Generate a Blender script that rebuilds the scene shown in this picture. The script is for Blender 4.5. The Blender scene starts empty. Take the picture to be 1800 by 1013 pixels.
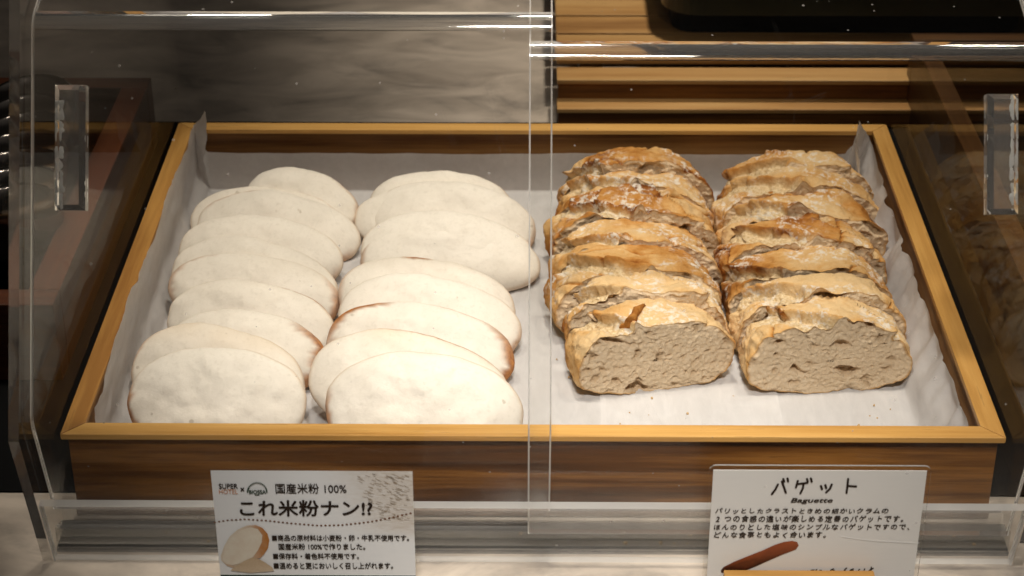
import bpy, bmesh, math, random
import numpy as np
from mathutils import Vector, Matrix
rad = math.radians
C = bpy.context.scene.collection
SC = bpy.context.scene

# ------------------------------------------------------------------ camera
F_PX, PITCH, YAW, ROLL = 3382.9, 0.51477, -0.00959, -0.00139
H = 0.0612                                     # height of the tray rim above the counter
CAM = np.array([-0.00271, -0.94774, 0.6367 + H])
fw = np.array([math.sin(YAW) * math.cos(PITCH), math.cos(YAW) * math.cos(PITCH), -math.sin(PITCH)])
rt = np.cross(fw, [0, 0, 1.0]); rt /= np.linalg.norm(rt); up = np.cross(rt, fw)
rt, up = rt * math.cos(ROLL) + up * math.sin(ROLL), -rt * math.sin(ROLL) + up * math.cos(ROLL)
cam = bpy.data.cameras.new('camera'); cam_o = bpy.data.objects.new('camera', cam); C.objects.link(cam_o)
m = Matrix.Identity(4)
for r in range(3):
    m[r][0], m[r][1], m[r][2], m[r][3] = rt[r], up[r], -fw[r], CAM[r]
cam_o.matrix_world = m
cam.sensor_width = 36.0; cam.lens = F_PX / 1800 * 36; cam.clip_start = 0.02; cam.clip_end = 60
cam.dof.use_dof = True; cam.dof.focus_distance = 1.2; cam.dof.aperture_fstop = 15
SC.camera = cam_o

# ------------------------------------------------------------------ world, lamps and added fill spots, exposure
w = bpy.data.worlds.new('World'); SC.world = w; w.use_nodes = True
nt_ = w.node_tree; bg = nt_.nodes['Background']; bg.inputs[1].default_value = 1.0
tc_ = nt_.nodes.new('ShaderNodeTexCoord'); sx_ = nt_.nodes.new('ShaderNodeSeparateXYZ'); cr_ = nt_.nodes.new('ShaderNodeValToRGB')
nt_.links.new(tc_.outputs['Generated'], sx_.inputs[0]); nt_.links.new(sx_.outputs[2], cr_.inputs[0]); nt_.links.new(cr_.outputs[0], bg.inputs[0])
cr_.color_ramp.elements[0].position = 0.70; cr_.color_ramp.elements[0].color = (0.008, 0.007, 0.006, 1)      # dim room
cr_.color_ramp.elements[1].position = 0.97; cr_.color_ramp.elements[1].color = (0.11, 0.10, 0.09, 1)       # pale ceiling overhead


def lamp(name, loc, target, size, power, col):
    l = bpy.data.lights.new(name, 'AREA'); l.shape = 'DISK'; l.size = size; l.energy = power; l.color = col
    o = bpy.data.objects.new(name, l); C.objects.link(o); o.location = loc
    o.rotation_euler = (Vector(target) - Vector(loc)).to_track_quat('-Z', 'Y').to_euler()
    return o


def spot(name, loc, target, power, cone, blend, size, col=(1.0, 0.90, 0.77)):
    l = bpy.data.lights.new(name, 'SPOT'); l.energy = power; l.color = col; l.spot_size = rad(cone); l.spot_blend = blend; l.shadow_soft_size = size
    o = bpy.data.objects.new(name, l); C.objects.link(o); o.location = loc
    o.rotation_euler = (Vector(target) - Vector(loc)).to_track_quat('-Z', 'Y').to_euler()
    return o


spot('spot_or_fill_light', (0.03, 0.27, 1.25), (0.01, 0.19, 0.0), 21.5, 43, 0.8, 0.045, (1.0, 0.92, 0.81))
spot('spot_or_fill_light', (-0.32, 0.32, 1.25), (-0.12, 0.19, 0.0), 11.0, 34, 0.75, 0.045)
spot('spot_or_fill_light', (0.48, 0.30, 1.25), (0.14, 0.18, 0.0), 11.0, 40, 0.75, 0.045)
spot('spot_or_fill_light', (0.30, 0.86, 1.35), (0.20, 0.82, 0.0), 38.0, 40, 0.9, 0.05)
spot('spot_or_fill_light', (0.14, -0.75, 1.30), (0.08, 0.20, 0.0), 12.5, 31, 0.9, 0.06)  # added front fill to brighten the crumb faces
spot('spot_or_fill_light', (-0.58, 0.62, 1.30), (-0.52, 0.36, 0.0), 5.0, 26, 0.6, 0.03)  # added to put glints on the black bowls and light the red tray
spot('front_fill', (0.0, -1.2, 1.95), (0.05, -0.05, 0.07), 130.0, 17.5, 1.0, 0.12, (0.98, 0.95, 0.92))  # added fill from behind the camera to brighten the upright signs
SC.view_settings.view_transform = 'Standard'; SC.view_settings.look = 'None'
SC.view_settings.exposure = 0.40; SC.view_settings.gamma = 1.0; SC.view_settings.use_curve_mapping = False
SC.render.engine = 'CYCLES'
cy = SC.cycles
cy.use_denoising = True; cy.max_bounces = 14; cy.transparent_max_bounces = 40; cy.transmission_bounces = 10
cy.glossy_bounces = 5; cy.diffuse_bounces = 4; cy.sample_clamp_indirect = 4.0


# ------------------------------------------------------------------ measuring: photo pixel -> point of a real plane
def ray(px, py):
    d = fw + rt * ((px - 900) / F_PX) - up * ((py - 506.5) / F_PX)
    return d / np.linalg.norm(d)


def at_y(px, py, y):
    d = ray(px, py); return CAM + d * ((y - CAM[1]) / d[1])


def at_z(px, py, z):
    d = ray(px, py); return CAM + d * ((z - CAM[2]) / d[2])


def at_plane(px, py, p0, n):
    d = ray(px, py); p0 = np.array(p0); n = np.array(n)
    return CAM + d * (((p0 - CAM) @ n) / (d @ n))


# ------------------------------------------------------------------ numpy gradient noise
_rs = np.random.RandomState(7); _perm = np.tile(_rs.permutation(512), 3)
_g = _rs.normal(size=(512, 3)); _g /= np.linalg.norm(_g, axis=1)[:, None]


def noise3(x, y, z):
    x, y, z = np.broadcast_arrays(np.asarray(x, float), np.asarray(y, float), np.asarray(z, float))
    xi, yi, zi = (np.floor(a).astype(int) for a in (x, y, z)); fx, fy, fz = x - xi, y - yi, z - zi
    s = lambda t: t * t * t * (t * (t * 6 - 15) + 10)
    u, v, q = s(fx), s(fy), s(fz); out = 0
    for a in (0, 1):
        for b in (0, 1):
            for c in (0, 1):
                h = _perm[(_perm[(_perm[(xi + a) & 511] + yi + b) & 511] + zi + c) & 511]; g = _g[h]
                d = g[..., 0] * (fx - a) + g[..., 1] * (fy - b) + g[..., 2] * (fz - c)
                out = out + d * (u if a else 1 - u) * (v if b else 1 - v) * (q if c else 1 - q)
    return out * 1.5


def fbm(x, y, z, o=4):
    r = 0; a = 1.0
    for k in range(o):
        r = r + a * noise3(np.asarray(x) * 2 ** k + 17 * k, np.asarray(y) * 2 ** k, np.asarray(z) * 2 ** k); a *= 0.5
    return r


def smooth(a, b, x):
    t = np.clip((x - a) / (b - a), 0, 1); return t * t * (3 - 2 * t)


# ------------------------------------------------------------------ object helpers
def empty(name, label, cat, loc=(0, 0, 0), group=None):
    o = bpy.data.objects.new(name, None); C.objects.link(o); o.location = loc; o.empty_display_size = 0.02
    o['label'] = label; o['category'] = cat
    if group: o['group'] = group
    return o


def mesh(name, verts, faces, mat, parent=None, smooth_=False, mats=None, fm=None, attrs=None):
    me = bpy.data.meshes.new(name)
    V = np.asarray(verts, float).reshape(-1, 3)
    if parent is not None: V = V - np.array(parent_loc(parent))
    me.from_pydata(V.tolist(), [], [list(f) for f in faces])
    for mm in (mats or [mat]): me.materials.append(mm)
    if fm is not None: me.polygons.foreach_set('material_index', fm)
    if smooth_: me.polygons.foreach_set('use_smooth', [True] * len(me.polygons))
    for k, a in (attrs or {}).items():
        at = me.attributes.new(k, 'FLOAT', 'POINT'); at.data.foreach_set('value', np.asarray(a, float).ravel())
    me.update()
    o = bpy.data.objects.new(name, me); C.objects.link(o)
    if parent is not None: o.parent = parent
    return o


def parent_loc(p):
    v = Vector((0, 0, 0))
    while p is not None: v += p.location; p = p.parent
    return v


def tag(o, label, cat, group=None):
    o['label'] = label; o['category'] = cat
    if group: o['group'] = group
    return o


def origin_to(o, loc):
    loc = Vector(loc); o.data.transform(Matrix.Translation(-loc)); o.location = loc
    return o


class MB:                                              # collects boxes and prisms into ONE mesh
    def __init__(s): s.v = []; s.f = []; s.m = []

    def add(s, vs, fs, mi=0):
        b = len(s.v); s.v += [tuple(x) for x in vs]; s.f += [tuple(i + b for i in f) for f in fs]
        s.m += [mi] * len(fs) if isinstance(mi, int) else list(mi); return s

    def box(s, x0, x1, y0, y1, z0, z1, bev=0.0, mi=0):
        bm = bmesh.new(); bmesh.ops.create_cube(bm, size=1)
        for v in bm.verts:
            v.co = Vector(((x0 + x1) / 2 + v.co.x * (x1 - x0), (y0 + y1) / 2 + v.co.y * (y1 - y0), (z0 + z1) / 2 + v.co.z * (z1 - z0)))
        if bev: bmesh.ops.bevel(bm, geom=bm.edges[:], offset=bev, segments=2, profile=0.6, affect='EDGES')
        bm.verts.index_update(); s.add([v.co[:] for v in bm.verts], [[v.index for v in f.verts] for f in bm.faces], mi); bm.free(); return s

    def build(s, name, mat, parent=None, smooth_=False, mats=None):
        return mesh(name, s.v, s.f, mat, parent, smooth_, mats, s.m)


def grid_faces(nu, nv, wrap_u=False):
    f = []
    for i in range(nu if wrap_u else nu - 1):
        for j in range(nv - 1):
            a, b = i * nv + j, ((i + 1) % nu) * nv + j
            f.append((a, b, b + 1, a + 1))
    return f


# ------------------------------------------------------------------ materials
class NT:
    def __init__(s, name):
        s.m = bpy.data.materials.new(name); s.m.use_nodes = True; s.t = s.m.node_tree; s.t.nodes.clear()
        s.out = s.t.nodes.new('ShaderNodeOutputMaterial')

    def n(s, typ, ins=None, **props):
        nd = s.t.nodes.new('ShaderNode' + typ)
        for k, v in props.items(): setattr(nd, k, v)
        for k, v in (ins or {}).items(): s.set(nd.inputs[k], v)
        return nd

    def set(s, sock, v):
        if isinstance(v, bpy.types.NodeSocket): s.t.links.new(v, sock)
        elif isinstance(v, bpy.types.Node): s.t.links.new(v.outputs[0], sock)
        else: sock.default_value = v if not (isinstance(v, tuple) and len(v) == 3 and sock.type == 'RGBA') else (*v, 1)

    def math(s, op, a, b=0.0, c=0.0, clamp=False):
        nd = s.n('Math', operation=op, use_clamp=clamp); s.set(nd.inputs[0], a); s.set(nd.inputs[1], b); s.set(nd.inputs[2], c); return nd.outputs[0]

    def mix(s, f, a, b, blend='MIX'):
        nd = s.n('Mix', data_type='RGBA', blend_type=blend); s.set(nd.inputs[0], f); s.set(nd.inputs[6], a); s.set(nd.inputs[7], b); return nd.outputs[2]

    def ramp(s, f, stops, interp='LINEAR'):
        nd = s.n('ValToRGB'); cr = nd.color_ramp; cr.interpolation = interp
        while len(cr.elements) < len(stops): cr.elements.new(0.5)
        for e, (p, c) in zip(cr.elements, stops): e.position = p; e.color = (*c, 1) if len(c) == 3 else c
        s.set(nd.inputs[0], f); return nd.outputs[0]

    def coords(s, scale=(1, 1, 1), rnd=0.0, which='Object'):
        tc = s.n('TexCoord'); v = tc.outputs[which]
        mp = s.n('Mapping'); s.set(mp.inputs['Vector'], v); mp.inputs['Scale'].default_value = scale
        if rnd:
            oi = s.n('ObjectInfo'); s.set(mp.inputs['Location'], s.math('MULTIPLY', oi.outputs['Random'], rnd))
        return mp.outputs[0]

    def noise(s, vec, scale, detail=4, rough=0.55, dist=0.0, out=0):
        nd = s.n('TexNoise', {'Scale': scale, 'Detail': detail, 'Roughness': rough, 'Distortion': dist}); s.set(nd.inputs['Vector'], vec); return nd.outputs[out]

    def bump(s, h, strength=0.3, dist=0.001):
        nd = s.n('Bump', {'Strength': strength, 'Distance': dist}); s.set(nd.inputs['Height'], h); return nd.outputs[0]

    def attr(s, name): return s.n('Attribute', attribute_name=name).outputs['Fac']

    def done(s, sh):
        s.t.links.new(sh if isinstance(sh, bpy.types.NodeSocket) else sh.outputs[0], s.out.inputs[0]); return s.m

    def principled(s, col, rough=0.6, spec=0.3, normal=None, **kw):
        nd = s.n('BsdfPrincipled'); s.set(nd.inputs['Base Color'], col); s.set(nd.inputs['Roughness'], rough); s.set(nd.inputs['Specular IOR Level'], spec)
        if normal is not None: s.set(nd.inputs['Normal'], normal)
        for k, v in kw.items(): s.set(nd.inputs[k], v)
        return nd


def wood(name, dark, mid, light, axis='X', rough=0.45, spec=0.35, fine=260, streak=22):
    t = NT(name)
    ai = 'XYZ'.index(axis)
    sc = [1, 1, 1]; sc[ai] = 0.045
    v = t.coords(tuple(sc), rnd=3.0)
    n1 = t.noise(v, streak, 5, 0.6, 1.2)
    n2 = t.noise(v, fine, 4, 0.65)
    sc2 = [1, 1, 1]; sc2[ai] = 0.3
    n3 = t.noise(t.coords(tuple(sc2), rnd=5.0), 9, 3)
    f = t.math('ADD', t.math('MULTIPLY', n1, 0.62), t.math('ADD', t.math('MULTIPLY', n2, 0.28), t.math('MULTIPLY', n3, 0.22)))
    col = t.ramp(f, [(0.42, dark), (0.55, mid), (0.68, light)])
    pores = t.math('SMOOTHSTEP' if False else 'GREATER_THAN', n2, 0.66)
    col = t.mix(t.math('MULTIPLY', pores, 0.35), col, tuple(c * 0.45 for c in dark))
    return t.done(t.principled(col, t.math('MULTIPLY_ADD', n2, 0.25, rough - 0.12), spec, t.bump(n2, 0.25, 0.0006)))


RIM = dict(dark=(0.36, 0.165, 0.040), mid=(0.55, 0.285, 0.072), light=(0.70, 0.40, 0.12))
WAL = dict(dark=(0.040, 0.013, 0.0025), mid=(0.115, 0.041, 0.007), light=(0.32, 0.135, 0.028))
M = {}
for ax in 'XY':
    M['rim' + ax] = wood('rim_wood_' + ax, axis=ax, **RIM)
    M['wall' + ax] = wood('walnut_wood_' + ax, axis=ax, streak=34, **WAL)
    M['inner' + ax] = wood('lit_walnut_' + ax, (0.13, 0.05, 0.012), (0.29, 0.135, 0.036), (0.42, 0.22, 0.07), axis=ax, streak=34)  # same walnut made paler: light on back and side walls put into colour
    M['slat' + ax] = wood('slat_wood_' + ax, (0.30, 0.145, 0.045), (0.50, 0.27, 0.092), (0.62, 0.38, 0.15), axis=ax)
    M['red' + ax] = wood('red_wood_' + ax, (0.05, 0.015, 0.006), (0.10, 0.03, 0.011), (0.15, 0.048, 0.018), axis=ax)
    M['brown' + ax] = wood('brown_wood_' + ax, (0.025, 0.010, 0.003), (0.075, 0.032, 0.009), (0.14, 0.065, 0.02), axis=ax)


def m_marble():
    t = NT('marble')
    v = t.coords((1, 1.8, 1))
    n = t.noise(v, 4, 6, 0.55, 1.2)
    vein = t.math('SUBTRACT', 1.0, t.math('MULTIPLY', t.math('ABSOLUTE', t.math('SUBTRACT', n, 0.5)), 11), clamp=True)
    n2 = t.noise(v, 11, 6, 0.6, 0.8)
    vein = t.math('MULTIPLY', t.math('POWER', vein, 2.0), t.ramp(n2, [(0.42, (0, 0, 0)), (0.62, (1, 1, 1))]))
    cl = t.ramp(n2, [(0.35, (0.66, 0.57, 0.475)), (0.68, (0.40, 0.34, 0.28))])
    col = t.mix(t.math('MULTIPLY', vein, 0.45), cl, (0.16, 0.15, 0.14))
    return t.done(t.principled(col, 0.28, 0.4))


def m_simple(name, col, rough=0.5, spec=0.4, var=0.25, scale=60, bump=0.1, **kw):
    t = NT(name); n = t.noise(t.coords(), scale, 5)
    c = t.mix(n, tuple(x * (1 - var) for x in col), tuple(min(1, x * (1 + var)) for x in col))
    return t.done(t.principled(c, rough, spec, t.bump(n, bump, 0.0005), **kw))


def m_acrylic():
    # thin clear sheet: what is behind shows through, the room mirrors in it at grazing angles; dust and smudges scatter a little light
    t = NT('clear_acrylic')
    g = t.n('NewGeometry')
    dp = t.n('VectorMath', operation='DOT_PRODUCT'); t.set(dp.inputs[0], g.outputs['Normal']); t.set(dp.inputs[1], g.outputs['Incoming'])
    c = t.math('SUBTRACT', 1.0, t.math('ABSOLUTE', dp.outputs['Value']), clamp=True)
    fr = t.math('MULTIPLY_ADD', t.math('POWER', c, 5.0), 0.23, 0.006, clamp=True)
    tr = t.n('BsdfTransparent', {'Color': (0.985, 0.985, 0.98)})
    gl = t.n('BsdfGlossy', {'Color': (1, 1, 1), 'Roughness': 0.012})
    s = t.n('MixShader', {0: fr}); t.t.links.new(tr.outputs[0], s.inputs[1]); t.t.links.new(gl.outputs[0], s.inputs[2])
    v = t.coords()
    sm = t.ramp(t.noise(v, 7, 6, 0.6, 0.6), [(0.42, (0, 0, 0)), (0.75, (1, 1, 1))])
    vor = t.n('TexVoronoi', {'Scale': 130.0, 'Randomness': 1.0}); t.set(vor.inputs['Vector'], v)
    keep = t.math('GREATER_THAN', t.n('SeparateColor', {0: vor.outputs['Color']}).outputs[0], 0.80)
    size = t.math('MULTIPLY', t.n('SeparateColor', {0: vor.outputs['Color']}).outputs[1], 0.12)
    dot = t.math('MULTIPLY', keep, t.math('LESS_THAN', vor.outputs['Distance'], size))
    # hairline scratches
    vs = t.n('TexVoronoi', {'Scale': 26.0, 'Randomness': 1.0}, feature='DISTANCE_TO_EDGE'); mp = t.coords((1, 0.3, 0.22)); t.set(vs.inputs['Vector'], mp)
    scr = t.math('MULTIPLY', t.math('LESS_THAN', vs.outputs['Distance'], 0.0022), t.math('GREATER_THAN', t.noise(v, 16, 3), 0.60))
    fac = t.math('ADD', t.math('MULTIPLY_ADD', sm, 0.0010, 0.0001), t.math('ADD', t.math('MULTIPLY', dot, 0.30), t.math('MULTIPLY', scr, 0.025)))
    df = t.n('BsdfDiffuse', {'Color': (0.85, 0.83, 0.80)}); tl = t.n('BsdfTranslucent', {'Color': (0.85, 0.83, 0.80)})
    dd = t.n('MixShader', {0: 0.5}); t.t.links.new(df.outputs[0], dd.inputs[1]); t.t.links.new(tl.outputs[0], dd.inputs[2])
    s2 = t.n('MixShader', {0: fac}); t.t.links.new(s.outputs[0], s2.inputs[1]); t.t.links.new(dd.outputs[0], s2.inputs[2])
    return t.done(s2)


def m_glass(name, rough=0.02, haze=0.12, col=(0.97, 0.97, 0.96)):
    t = NT(name)
    n = t.noise(t.coords(), 240, 3)
    gl = t.n('BsdfGlass', {'Color': col, 'Roughness': rough, 'IOR': 1.49}); t.set(gl.inputs['Normal'], t.bump(n, 0.04, 0.0004))
    df = t.n('BsdfTranslucent', {'Color': (0.9, 0.89, 0.87)}); d2 = t.n('BsdfDiffuse', {'Color': (0.85, 0.84, 0.82)})
    dd = t.n('MixShader', {0: 0.5}); t.t.links.new(df.outputs[0], dd.inputs[1]); t.t.links.new(d2.outputs[0], dd.inputs[2])
    s = t.n('MixShader', {0: haze}); t.t.links.new(gl.outputs[0], s.inputs[1]); t.t.links.new(dd.outputs[0], s.inputs[2])
    return t.done(s)


def m_paper(name, col, transl=0.35, fibre=True):
    t = NT(name); v = t.coords()
    n = t.noise(t.coords((1, 0.25, 1)), 190, 5, 0.65, 0.5); n2 = t.noise(v, 22, 4, 0.6)
    c = t.mix(t.ramp(n, [(0.35, (0, 0, 0)), (0.7, (1, 1, 1))]), tuple(x * 0.86 for x in col), col)
    c = t.mix(t.math('MULTIPLY', n2, 0.25), c, tuple(x * 0.8 for x in col))
    b = t.bump(t.math('ADD', n, n2), 0.25, 0.0006)
    p = t.principled(c, 0.55, 0.3, b); tl = t.n('BsdfTranslucent', {'Color': (*col, 1)}); t.set(tl.inputs['Normal'], b)
    s = t.n('MixShader', {0: transl}); t.t.links.new(p.outputs[0], s.inputs[1]); t.t.links.new(tl.outputs[0], s.inputs[2])
    return t.done(s)


def m_naan():
    t = NT('steamed_rice_flour_dough'); v = t.coords((1, 1, 1), rnd=9.0)
    br = t.attr('brown'); fl = t.attr('tan')
    n = t.noise(v, 330, 5, 0.62, 0.4); n2 = t.noise(v, 38, 5, 0.6, 0.3); n3 = t.noise(v, 900, 2)
    c = t.mix(t.ramp(n2, [(0.40, (0, 0, 0)), (0.68, (1, 1, 1))]), (0.87, 0.81, 0.71), (0.81, 0.75, 0.65))
    c = t.mix(t.math('MULTIPLY', t.ramp(n, [(0.52, (0, 0, 0)), (0.75, (1, 1, 1))]), 0.4), c, (0.62, 0.56, 0.46))
    c = t.mix(fl, c, (0.74, 0.54, 0.32))
    sp = t.ramp(t.noise(v, 95, 2), [(0.73, (0, 0, 0)), (0.76, (1, 1, 1))])
    c = t.mix(t.math('MULTIPLY', sp, 0.45), c, (0.38, 0.30, 0.2))
    brn = t.mix(t.ramp(n, [(0.35, (0, 0, 0)), (0.65, (1, 1, 1))]), (0.50, 0.20, 0.045), (0.26, 0.085, 0.018))
    c = t.mix(br, c, brn)
    h = t.math('ADD', t.math('MULTIPLY', n, 0.7), t.math('ADD', t.math('MULTIPLY', n2, 1.2), t.math('MULTIPLY', n3, 0.2)))
    p = t.principled(c, 0.62, 0.18, t.bump(h, 0.34, 0.0010))
    return t.done(p)


def m_crust():
    t = NT('baked_crust'); v = t.coords((1, 1, 1), rnd=7.0)
    bake = t.attr('bake'); torn = t.attr('torn'); flour = t.attr('flour')
    n = t.noise(v, 150, 6, 0.68, 0.5); n2 = t.noise(v, 480, 5, 0.65)
    b = t.math('ADD', bake, t.math('MULTIPLY', t.math('SUBTRACT', n, 0.5), 0.75), clamp=True)
    c = t.ramp(b, [(0.0, (0.74, 0.52, 0.27)), (0.28, (0.66, 0.39, 0.15)), (0.55, (0.52, 0.24, 0.06)), (0.8, (0.33, 0.12, 0.024)), (1.0, (0.16, 0.05, 0.012))])
    tc = t.mix(t.ramp(n2, [(0.35, (0, 0, 0)), (0.65, (1, 1, 1))]), (0.60, 0.40, 0.19), (0.88, 0.71, 0.45))
    c = t.mix(torn, c, tc)
    fl = t.math('MULTIPLY', flour, t.ramp(t.noise(v, 210, 4, 0.7), [(0.49, (0, 0, 0)), (0.60, (1, 1, 1))]))
    c = t.mix(t.math('MULTIPLY', fl, 0.9), c, (0.8, 0.73, 0.62))
    h = t.math('ADD', n, t.math('MULTIPLY', n2, t.math('MULTIPLY_ADD', torn, 0.9, 0.3)))
    return t.done(t.principled(c, 0.75, 0.05, t.bump(h, 0.8, 0.0020)))


def m_crumb():
    t = NT('bread_crumb'); v = t.coords((1, 1, 1), rnd=7.0)
    edge = t.attr('edge'); pore = t.attr('pore')
    vor = t.n('TexVoronoi', {'Scale': 330.0, 'Randomness': 1.0}, feature='SMOOTH_F1'); vv = t.n('VectorMath', operation='ADD'); t.set(vv.inputs[0], v)
    t.set(vv.inputs[1], t.n('VectorMath', {0: t.noise(v, 200, 3, out=1), 1: (0.006, 0.006, 0.006)}, operation='MULTIPLY').outputs[0]); t.set(vor.inputs['Vector'], vv.outputs[0])
    n = t.noise(v, 420, 5, 0.7); n2 = t.noise(v, 45, 4)
    cell = t.ramp(vor.outputs['Distance'], [(0.15, (0, 0, 0)), (0.55, (1, 1, 1))])
    c = t.mix(n2, (0.62, 0.46, 0.29), (0.73, 0.57, 0.385))
    c = t.mix(t.math('MULTIPLY', t.ramp(n, [(0.5, (0, 0, 0)), (0.7, (1, 1, 1))]), 0.55), c, (0.80, 0.67, 0.50))
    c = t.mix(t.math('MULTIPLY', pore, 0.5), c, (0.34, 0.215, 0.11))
    c = t.mix(edge, c, (0.46, 0.25, 0.085))
    h = t.math('ADD', cell, t.math('MULTIPLY', n, 0.8))
    return t.done(t.principled(c, 0.85, 0.05, t.bump(h, 0.45, 0.0013)))


M.update(marble=m_marble(), acrylic=m_acrylic(), bend=m_glass('acrylic_bend', 0.03, 0.05), edge=m_glass('acrylic_edge', 0.08, 0.13), arris=m_glass('acrylic_arris', 0.15, 0.45), block=m_glass('acrylic_block', 0.02, 0.10),
         strip=m_acrylic(), glue=m_simple('white_glue', (0.82, 0.8, 0.77), 0.35, 0.5), paper=m_paper('baking_paper', (0.90, 0.88, 0.865)),
         naan=m_naan(), crust=m_crust(), crumb=m_crumb(),
         black=m_simple('gloss_black', (0.16, 0.145, 0.13), 0.14, 0.6, 0.1, 60, 0.02, Metallic=0.9), dgreen=m_simple('dark_green_enamel', (0.018, 0.026, 0.018), 0.32, 0.5),
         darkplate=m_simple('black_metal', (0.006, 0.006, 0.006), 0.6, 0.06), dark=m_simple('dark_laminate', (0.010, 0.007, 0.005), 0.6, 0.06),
         ink=m_simple('brown_black_ink', (0.022, 0.012, 0.007), 0.6, 0.2), inkg=m_simple('green_ink', (0.02, 0.05, 0.025), 0.6, 0.2), inko=m_simple('orange_ink', (0.52, 0.17, 0.03), 0.6, 0.2),
         inkb=m_simple('brown_ink', (0.15, 0.06, 0.025), 0.6, 0.2), straw=m_simple('straw_print', (0.34, 0.26, 0.18), 0.7, 0.2),
         crumbs=m_simple('fallen_crumbs', (0.55, 0.38, 0.2), 0.8, 0.1))

# ================================================================== the setting
o = MB().box(-2.2, 2.2, -0.55, 1.25, -0.05, 0.0).build('counter', M['marble']); o['kind'] = 'structure'
o = MB().box(-4, 4, -3.5, 4.5, -0.95, -0.9).build('floor', M['dark']); o['kind'] = 'structure'
o = MB().box(-4, 4, 2.6, 2.66, -0.9, 2.6).build('wall', M['dark']); o['kind'] = 'structure'

# ================================================================== wooden tray
W2, D, RM, INS, RT = 0.28, 0.4428, 0.0128, 0.0035, 0.004
tray = empty('wooden_tray', 'large shallow wooden tray with pale golden rim, lined with white paper under the bread', 'tray', (0, D / 2, 0))


def prism(poly, z0, z1):
    n = len(poly); mb = MB()
    vs = [(x, y, z0) for x, y in poly] + [(x, y, z1) for x, y in poly]
    mb.add(vs, [tuple(range(n))[::-1], tuple(range(n, 2 * n))] + [(i, (i + 1) % n, n + (i + 1) % n, n + i) for i in range(n)]); return mb


g = 0.00025
quads = {'front': [(-W2 + g, 0), (W2 - g, 0), (W2 - RM - g, RM), (-W2 + RM + g, RM)],
         'back': [(-W2 + RM + g, D - RM), (W2 - RM - g, D - RM), (W2 - g, D), (-W2 + g, D)],
         'left': [(-W2, g), (-W2 + RM, RM + g), (-W2 + RM, D - RM - g), (-W2, D - g)],
         'right': [(W2 - RM, RM + g), (W2, g), (W2, D - g), (W2 - RM, D - RM - g)]}


def bevel_obj(o, off, seg=2):
    bm = bmesh.new(); bm.from_mesh(o.data); bmesh.ops.bevel(bm, geom=bm.edges[:], offset=off, segments=seg, profile=0.6, affect='EDGES'); bm.to_mesh(o.data); bm.free()


for k, q in quads.items():
    o = prism(q, H - RT, H).build('rim', M['rim' + ('X' if k in ('front', 'back') else 'Y')], tray); bevel_obj(o, 0.0006)
w0, w1 = W2 - INS, W2 - RM + 0.0022
MB().box(-w0, w0, INS, RM - 0.0022, 0.004, H - RT - 0.0002, 0.0006).build('front_wall', M['wallX'], tray)  # front board's shade is put into its darker walnut
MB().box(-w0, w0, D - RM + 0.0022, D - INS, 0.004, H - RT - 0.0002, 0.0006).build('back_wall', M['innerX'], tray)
for s in (-1, 1):
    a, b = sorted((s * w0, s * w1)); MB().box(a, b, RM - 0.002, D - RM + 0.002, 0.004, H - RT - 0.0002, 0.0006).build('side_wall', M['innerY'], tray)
MB().box(-w0 - 0.0004, w0 + 0.0004, INS - 0.0004, D - INS + 0.0004, 0.0016, 0.0062, 0.0008).build('base', M['brownX'], tray)
XI, YF, YB, ZF = w1, RM - 0.0022, D - RM + 0.0022, 0.0062     # inside of the tray

# ================================================================== baking paper
nu, nv = 260, 200
u = np.linspace(-1, 1, nu)[:, None] * np.ones((1, nv)); v = np.linspace(0, 1, nv)[None, :] * np.ones((nu, 1))
hl = 0.058 + 0.007 * fbm(v * 5.5, 3.1, 0) - 0.004 * smooth(0.12, 0.0, v)           # left flap height, uneven
hr = 0.042 + 0.005 * fbm(v * 4.0, 9.7, 0) + 0.012 * smooth(0.75, 1.0, v)           # right flap height
hb = 0.036 + 0.0006 * fbm(u * 3.0, 1.7, 4)                                         # back flap
xL, xR = XI - 0.013, XI - 0.023; xw = np.where(u < 0, xL, xR); yw = YB - 0.006
ub = np.where(u < 0, xw + hl, xw + hr) * u
vb = YF + 0.003 + v * (yw - YF - 0.003 + hb) + smooth(-0.55, -1.0, u) * (1 - v) * 0.016
eu = np.maximum(0, np.abs(ub) - xw); ev = np.maximum(0, vb - yw)
sm = lambda e, r=0.012: np.where(e < r, e * e / (2 * r) * 1.0, e - r / 2)          # rounded fold
eu2 = sm(np.maximum(0, np.abs(ub) - xw + 0.006)); ev2 = sm(np.maximum(0, vb - yw + 0.006))
corner = np.minimum(eu2, ev2)
px = np.sign(ub) * np.minimum(np.abs(ub), xw); py = np.minimum(vb, yw)
pz = ZF + 0.0012 + np.maximum(eu2, ev2) + 0.55 * corner
lean = smooth(0.0, 0.045, eu2)
px = px + np.sign(ub) * np.minimum(XI - xw - 0.004, eu2 * (0.42 + 0.22 * fbm(v * 9, 2.2, 8, 2) + 0.30 * np.abs(noise3(v * 17, 5.2, 3)) * smooth(0, .03, eu2))) - np.sign(ub) * 0.35 * corner
py = py - smooth(0.0, 0.04, ev2) * (0.002 + 0.002 * fbm(u * 7, 5.5, 2, 3)) - corner * 0.35
flat = (1 - smooth(0.0, 0.006, eu2)) * (1 - smooth(0.0, 0.006, ev2))


def floorz(x, y):                                                                # crumple and sharp creases of the sheet lying flat
    c1 = np.abs(noise3(x * 9 + 3, y * 7, 4.4)); c2 = np.abs(noise3(x * 17 + 9, y * 15 + 4, 7.7))
    return 0.0011 * (0.6 + fbm(x * 14, y * 14, 1.5, 4)) + 0.0012 * np.exp(-c1 / 0.025) + 0.0007 * np.exp(-c2 / 0.03)


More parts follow.
